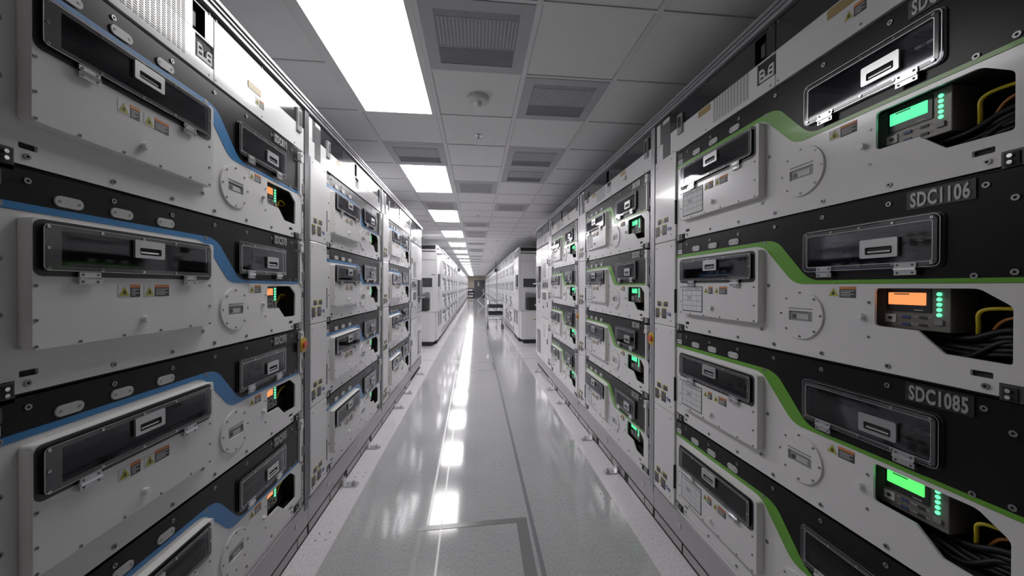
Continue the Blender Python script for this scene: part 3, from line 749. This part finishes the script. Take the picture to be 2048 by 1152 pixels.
b = MB(None); b.box(DX0+.95, DX0+1.12, .95, 1.0, YE-.02, YE+.02, 'steel'); b.build('door_handle', d1)
b = MB(None); b.box(DX0+.25, DX0+.6, 2.08, 2.2, YE-.02, YE+.02, 'grey'); b.build('door_closer', d1)
b = MB(None); b.prism([(DX0-.06, 0), (DX0, 0), (DX0, DZ), (DX1, DZ), (DX1, 0), (DX1+.06, 0), (DX1+.06, DZ+.06), (DX0-.06, DZ+.06)], YE-.03, YE, 'dgrey'); struct(b.build('trim_1'))
b = MB(None); b.box(-6, DX0-.06, 0, .1, YE-.02, YE, 'dgrey'); struct(b.build('baseboard_far'))

# ceiling: slab with light and vent openings, grid
S = .61; GX0 = -.3035; GY0 = 2.348-S*9
nlamp = range(-1, 19)
lights = [(GX0-S, 1.738+2.44*k) for k in list(range(0, 20))+[-3]]
vents = [('B', 1.738), ('C', 2.348), ('A', 3.568), ('C', 3.568), ('C', 4.178), ('B', 4.788), ('A', 6.008), ('C', 6.008), ('B', 7.838), ('B', 9.058), ('B', 9.668),
         ('B', 11.498), ('B', 13.328), ('B', 13.938), ('B', 16.378), ('B', 18.208), ('B', 20.038), ('B', 22.478), ('B', 26.138), ('B', 30.4)]
CX = {'A': GX0-S, 'B': GX0, 'C': GX0+S, 'D': GX0+2*S}
sbox('ceiling', -6, 6, -9, YE, CEIL+.006, CEIL+.12, 'tile')
b = MB(None)      # dark shadow gap beside every bar, bars on top
nx0, nx1 = -9, 10
for i in range(nx0, nx1+1):
    x = GX0+S*i; b.box(x-.019, x+.019, CEIL+.003, CEIL+.0065, -9, YE, 'tileedge'); b.box(x-.015, x+.015, CEIL-.001, CEIL+.007, -9, YE, 'tbar')
k = -18
while 2.348+S*k < YE:
    y = 2.348+S*k
    if y > -9:
        mid = any(abs(y-(ly+S)) < .05 for _, ly in lights)
        for xa, xb in (((-6, GX0-S), (GX0, 6)) if mid else ((-6, 6),)):
            b.box(xa, xb, CEIL+.003, CEIL+.0063, y-.0125, y+.0125, 'tileedge'); b.box(xa, xb, CEIL+.0005, CEIL+.0068, y-.010, y+.010, 'tbar')
    k += 1
struct(b.build('trim_2'))
def lamp(x, y, i):
    o = empty('ceiling_light', (f'glowing rectangular ceiling light panel, {("nearest" if i==0 else ORD[i] if i<8 else "number "+str(i+1))} in the row from the camera' if y > 0 else f'rectangular ceiling light panel behind the camera, {"nearer" if y > -4 else "farther"} one'), 'ceiling light', (x+S/2, y+S, CEIL), group='recessed ceiling light panels')
    b = MB(None); b.prism([(-S/2+.012, -S), (S/2-.012, -S), (S/2-.012, S), (-S/2+.012, S)], 0, .012, 'tbar', holes=[[(-S/2+.055, -S+.03), (S/2-.055, -S+.03), (S/2-.055, S-.03), (-S/2+.055, S-.03)]])
    b.co = None
    # rebuild flat frame in the XY plane
    b = MB(None); b.co = lambda u, v, d: (u, v, d)
    b.prism([(-S/2+.012, -S+.008), (S/2-.012, -S+.008), (S/2-.012, S-.008), (-S/2+.012, S-.008)], -.004, .018, 'tbar', holes=[[(-S/2+.05, -S+.02), (S/2-.05, -S+.02), (S/2-.05, S-.02), (-S/2+.05, S-.02)]])
    b.build('light_frame', o)
    b = MB(None); b.co = lambda u, v, d: (u, v, d); b.box(-S/2+.05, S/2-.05, -S+.02, S-.02, .002, .012, 'lamp0' if i == 0 else 'lamp1' if i == 1 else 'lamp'); b.build('diffuser', o)
for i, (x, y) in enumerate(lights):
    if y+2*S < YE: lamp(x, y, i)
def vent(cn, y, i):
    near = i < 5
    nm = {'A': 'left', 'B': 'centre', 'C': 'right'}[cn]
    o = empty('ceiling_vent', f'square grey ceiling vent in the {nm} column, {y:.0f} metres'.replace(f', {y:.0f} metres', ''), 'vent', (CX[cn]+S/2, y+S/2, CEIL-.002), group='grey ceiling vents')
    F = lambda: MB(None)
    def T(b): b.co = lambda u, v, d: (u, v, d); return b
    h = S/2-.014
    b = T(F()); b.prism([(-h, -h), (h, -h), (h, h), (-h, h)], 0, .019, 'vent', holes=[[(-h+.07, -h+.07), (h-.07, -h+.07), (h-.07, h-.07), (-h+.07, h-.07)]]); b.build('vent_frame', o)
    b = T(F()); b.box(-h+.07, h-.07, -h+.07, h-.07, .004, .008, 'ventd')
    if near:
        for q in range(22): b.box(-h+.085+q*.0195, -h+.094+q*.0195, -h+.12, -h+.34, .001, .004, 'vent')
        for q in range(10): b.box(-h+.075, h-.075, h-.08-q*.015, h-.076-q*.015, .002, .004, 'grey')
    b.build('vent_core', o)
    return o
cnt = {'A': 0, 'B': 0, 'C': 0}
for i, (cn, y) in enumerate(vents):
    o = vent(cn, y, i); c = cnt[cn]; cnt[cn] += 1
    o['label'] = f'square grey ceiling vent, {ORD[c] if c < 8 else "number "+str(c+1)} from the camera in the {dict(A="light-panel column", B="column beside the lights", C="right column")[cn]}'
def rnd(name, parent, prof, m, loc=(0, 0, 0), n=28):
    """lathe about z; prof = [(r, z)]"""
    b = MB(None); b.co = lambda u, v, d: (u, v, d)
    vs = [(r*math.cos(2*math.pi*j/n), r*math.sin(2*math.pi*j/n), z) for r, z in prof for j in range(n)]
    fs = [(i*n+j, i*n+(j+1) % n, (i+1)*n+(j+1) % n, (i+1)*n+j) for i in range(len(prof)-1) for j in range(n)]
    fs += [tuple(range(n)), tuple((len(prof)-1)*n+j for j in range(n))]
    b.add(vs, fs, m); return b.build(name, parent, smooth=False, loc=loc)
sm = empty('smoke_detector', 'round white smoke detector on the ceiling tile beside the nearest light panel', 'smoke detector', (.012, 2.66, CEIL+.006))
rnd('detector_base', sm, [(.078, 0), (.078, -.022), (.070, -.036), (.03, -.040)], 'plast')
rnd('detector_sensor', sm, [(.026, -.038), (.024, -.058), (.012, -.066)], 'plast')
def sprinkler(x, y, label):
    o = empty('fire_sprinkler', label, 'sprinkler', (x, y, CEIL+.006))
    rnd('escutcheon', o, [(.034, 0), (.032, -.006), (.014, -.010)], 'chrome'); rnd('sprinkler_body', o, [(.010, -.008), (.009, -.035), (.005, -.038)], 'steel')
    b = MB(None); b.co = lambda u, v, d: (u, v, d)
    for s_ in (-1, 1): b.tube([(s_*.008, 0, -.034), (s_*.016, 0, -.048), (s_*.012, 0, -.066), (0, 0, -.072)], .0025, 'steel', 6)
    b.build('sprinkler_yoke', o); rnd('deflector', o, [(.018, -.072), (.018, -.075)], 'steel', n=12)
sprinkler(.02, 3.33, 'chrome fire sprinkler hanging from the ceiling behind the smoke detector')
sprinkler(.03, 7.1, 'small chrome fire sprinkler in the centre column past the second light panel')
sprinkler(.64, 10.9, 'tiny fire sprinkler right of the far vents above the aisle gap')
sprinkler(.62, 14.2, 'farthest tiny fire sprinkler right of the vent column')

# corner cameras at the end of the second block
for side in 'LR':
    x = XL+.10 if side == 'L' else XR-.10
    o = empty('ceiling_camera', f'small black camera box at the top far corner of the {"left" if side=="L" else "right"} second rack block', 'camera', (x, 19.9, 2.42))
    b = MB(None); b.box(-.06, .06, -.09, .09, -.08, .08, 'rubber'); b.build('camera_body', o, bevel=.01)
    b = MB(None); b.box(-.012, .012, .09, CEIL-2.42, -.012, .012, 'dgrey'); b.build('drop_rod', o)

# ------------------------------------------------------------------ floor marks
def strip(name, pts, w, m, label, z=.0012, cat='floor tape', group=None):
    b = MB(None); b.co = lambda u, v, d: (u, v, d)
    for (a, c_) in zip(pts[:-1], pts[1:]):
        a = Vector(a); c2 = Vector(c_); t = (c2-a).normalized(); n_ = Vector((-t.y, t.x))*w/2
        q = [a-n_, c2-n_, c2+n_, a+n_]; b.prism([(p.x, p.y) for p in q], 0, z, m)
    return tag(b.build(name), label, cat, group)
b = MB(None); b.co = lambda u, v, d: (u, v, d)
b.box(.352, .378, -3, YE, 0, .0008, 'seam'); b.box(-6, 6, 7.58, 7.60, 0, .0008, 'seam'); b.box(-6, 6, 9.08, 9.10, 0, .0008, 'seam'); b.box(.10, .104, -3, 3.0, 0, .0007, 'seam') if False else None
struct(b.build('trim_3'))
def tape_box(pts, w, lab): return strip('floor_tape', pts, w, 'tape', lab)
tape_box([(-.335, 0), (-.345, 2.33)], .035, 'worn dark grey tape line running toward the camera on the left of the floor rectangle')
tape_box([(.27, 0), (.30, 2.34)], .07, 'wide worn grey tape line on the right of the floor rectangle')
strip('floor_tape', [(-.365, 2.315), (.335, 2.345)], .045, 'tape', 'grey tape strip across the floor closing the near rectangle', z=.002)
strip('floor_tape', [(-.19, 0), (-.235, 3.9)], .012, 'tapel', 'thin pale line on the floor inside the tape rectangle')
strip('floor_tape', [(-.305, 2.35), (-.35, 6.6)], .016, 'tapel', 'long pale line on the floor under the light reflections')
strip('floor_tape', [(-.40, 6.62), (.34, 6.62), (.34, 7.27), (-.40, 7.27)], .035, 'tape', 'grey tape rectangle on the floor just before the aisle gap')
b = MB(None); b.co = lambda u, v, d: (u, v, d)
for cx, cy in ((-.93, 2.30), (-.93, 3.03), (-.93, 4.05), (.19, 3.10), (.17, 3.9), (.95, 2.55), (.93, 3.35), (1.0, 4.1)):
    for i, (a, c_) in enumerate(((-.03, -.03), (.03, -.03), (-.03, .03), (.03, .035))):
        b.prism(circ(cx+a, cy+c_, .0055, 8), 0, .001, 'dgrey')
tag(b.build('scuff_dots'), kind='structure'); bpy.data.objects['scuff_dots'].name = 'trim_4'
def bracket(x, y, s, label, n):
    o = empty('floor_bracket', label, 'bracket', (x, y, 0), group='steel anchor brackets at the rack feet')
    b = MB(None); b.co = lambda u, v, d: (s*u, v, d)
    b.prism(rrect(-.03, .085, -.035, .035, .03, 5), 0, .008, 'steel'); b.box(-.03, -.02, -.03, .03, 0, .055, 'steel'); b.build('bracket_plate', o)
    b = MB(None); b.co = lambda u, v, d: (s*u, v, d); b.cyl(.045, 0, .014, .008, .026, 'chrome', 6); b.cyl(.045, 0, .006, .026, .036, 'chrome', 8); b.build('anchor_bolt', o)
ys = (1.35, 2.88, 3.52, 4.64, 5.26, 6.38)
for i, y in enumerate(ys[1:]):
    bracket(XL+.045, y, 1, f'small steel floor anchor bracket at the left racks, {ORD[i]} from the camera', i)
    bracket(XR-.045, y, -1, f'small steel floor anchor bracket at the right racks, {ORD[i]} from the camera', i)

# ------------------------------------------------------------------ carts down the aisle
def caster(parent, x, y, r=.075):
    b = MB(None); b.co = lambda u, v, d: (u, v, d); k = []
    n = 16
    b2 = MB(None)   # u,v -> x,z ; d -> y : wheel disc with axle along x
    b2.co = lambda u, v, d: (d, u, v)
    b2.prism(circ(0, r, r, n), -.016, .016, 'rubber'); b2.prism(circ(0, r, r*.5, n), -.018, .018, 'grey')
    o = b2.build('caster', parent, loc=(x, y, 0))
    b3 = MB(None); b3.co = lambda u, v, d: (u, v, d); b3.box(-.024, .024, -.02, .02, r, r*2.3, 'steel'); b3.build('caster_fork', o)
ct = empty('utility_cart', 'chrome tube cart with two black trays standing against the right racks', 'cart', (.70, 13.2, 0))
T3 = lambda: (lambda b: (setattr(b, 'co', lambda u, v, d: (u, v, d)), b)[1])(MB(None))
for x in (-.27, .27):
    b = T3(); b.tube([(x, -.30, .17), (x, -.30, .90), (x, -.22, 1.02), (x, .1, 1.02), (x, .42, .92), (x, .42, .17)], .014, 'chrome'); b.build('side_frame', ct)
for y in (-.22, .1): b = T3(); b.tube([(-.27, y, 1.02), (.27, y, 1.02)], .013, 'chrome'); b.build('top_handle', ct)
b = T3(); b.tube([(-.30, -.30, .27), (.30, -.30, .27), (.30, .42, .27), (-.30, .42, .27)], .010, 'chrome', closed=True); b.build('lower_rail', ct)
def tray(z, name, w=.27):
    b = T3(); b.box(-w, w, -.30, .40, z, z+.015, 'rubber'); b.box(-w, w, -.31, -.295, z, z+.10, 'rubber'); b.box(-w, w, .39, .405, z, z+.10, 'rubber')
    b.box(-w-.008, -w+.008, -.31, .405, z, z+.10, 'rubber'); b.box(w-.008, w+.008, -.31, .405, z, z+.10, 'rubber'); b.build(name, ct, bevel=.008)
tray(.76, 'upper_tray'); tray(.50, 'lower_tray')
b = T3(); b.box(-.25, .25, -.318, -.30, .44, .50, 'oval'); b.build('tray_front_panel', ct)
for x in (-.27, .27):
    for y in (-.28, .40): caster(ct, x, y)
st = empty('folding_stand', 'white folding tube frame standing in the aisle behind the chrome cart', 'stand', (.55, 27.5, 0))
for y in (-.25, .25):
    b = T3(); b.tube([(.05, y, 0), (-.45, y, .46), (.10, y, .98), (.35, y, .42)], .03, 'plast'); b.build('frame_leg', st)
b = T3(); b.tube([(.02, 0, .98), (.02, 0, 1.35)], .025, 'plast'); b.build('handle_post', st)
b = T3()
b.tube([(.10, -.25, .98), (.10, .25, .98)], .02, 'plast'); b.tube([(-.45, -.25, .46), (-.45, .25, .46)], .02, 'plast'); b.tube([(.05, -.25, .03), (.05, .25, .03)], .02, 'plast'); b.tube([(.35, -.25, .42), (.35, .25, .42)], .02, 'plast')
b.build('cross_bar', st)
sc_ = empty('stock_trolley', 'dark trolley loaded with pale boxes at the far left end of the aisle', 'trolley', (-.55, 41.5, 0))
for x in (-.35, .35):
    for y in (-.3, .3): b = T3(); b.box(x-.02, x+.02, y-.02, y+.02, .1, 1.35, 'dgrey'); b.build('trolley_post', sc_); caster(sc_, x, y, .06)
for z in (.25, .62, .98): b = T3(); b.box(-.36, .36, -.32, .32, z, z+.03, 'dgrey'); b.build('trolley_shelf', sc_)
b = T3(); b.box(-.36, .36, .30, .33, .12, 1.38, 'dgrey'); b.build('back_panel', sc_)
for x, z, w, h, n_ in ((-.05, .28, .5, .22, 'wide white box on the bottom shelf of the far trolley'), (.02, .65, .45, .14, 'low white box on the middle shelf of the far trolley'), (-.08, 1.01, .42, .16, 'pale box on the top shelf of the far trolley')):
    b = T3(); b.box(-w/2, w/2, -.25, .2, 0, h, 'paper'); b.box(-.03, .03, -.252, .202, -.0005, h+.001, 'amber')
    o = tag(b.build('cardboard_box', loc=(-.55+x, 41.5, z+.003)), n_, 'box')

# ------------------------------------------------------------------ camera, world, colour
cam = bpy.data.cameras.new('camera'); co = bpy.data.objects.new('camera', cam); col.objects.link(co)
f, yaw, pitch, roll = 720.8, .0995, -.0045, -.0029
cam.sensor_width = 36; cam.lens = 36*f/2048; cam.clip_start = .02; cam.clip_end = 200
r0 = Vector((math.cos(yaw), -math.sin(yaw), 0)); f0 = Vector((math.sin(yaw), math.cos(yaw), 0)); z0 = Vector((0, 0, 1))
fw = f0*math.cos(pitch)+z0*math.sin(pitch); up = -f0*math.sin(pitch)+z0*math.cos(pitch)
rt = r0*math.cos(roll)-up*math.sin(roll); up2 = r0*math.sin(roll)+up*math.cos(roll)
mx = Matrix((rt, up2, -fw)).transposed().to_4x4(); mx.translation = Vector((0, 0, CAMZ)); co.matrix_world = mx
bpy.context.scene.camera = co
w = bpy.data.worlds.new('world'); bpy.context.scene.world = w; w.use_nodes = True
w.node_tree.nodes['Background'].inputs[0].default_value = (.5, .5, .55, 1); w.node_tree.nodes['Background'].inputs[1].default_value = .1
sc = bpy.context.scene
sc.view_settings.view_transform = 'Standard'; sc.view_settings.look = 'None'; sc.view_settings.exposure = .16; sc.view_settings.gamma = 1.08
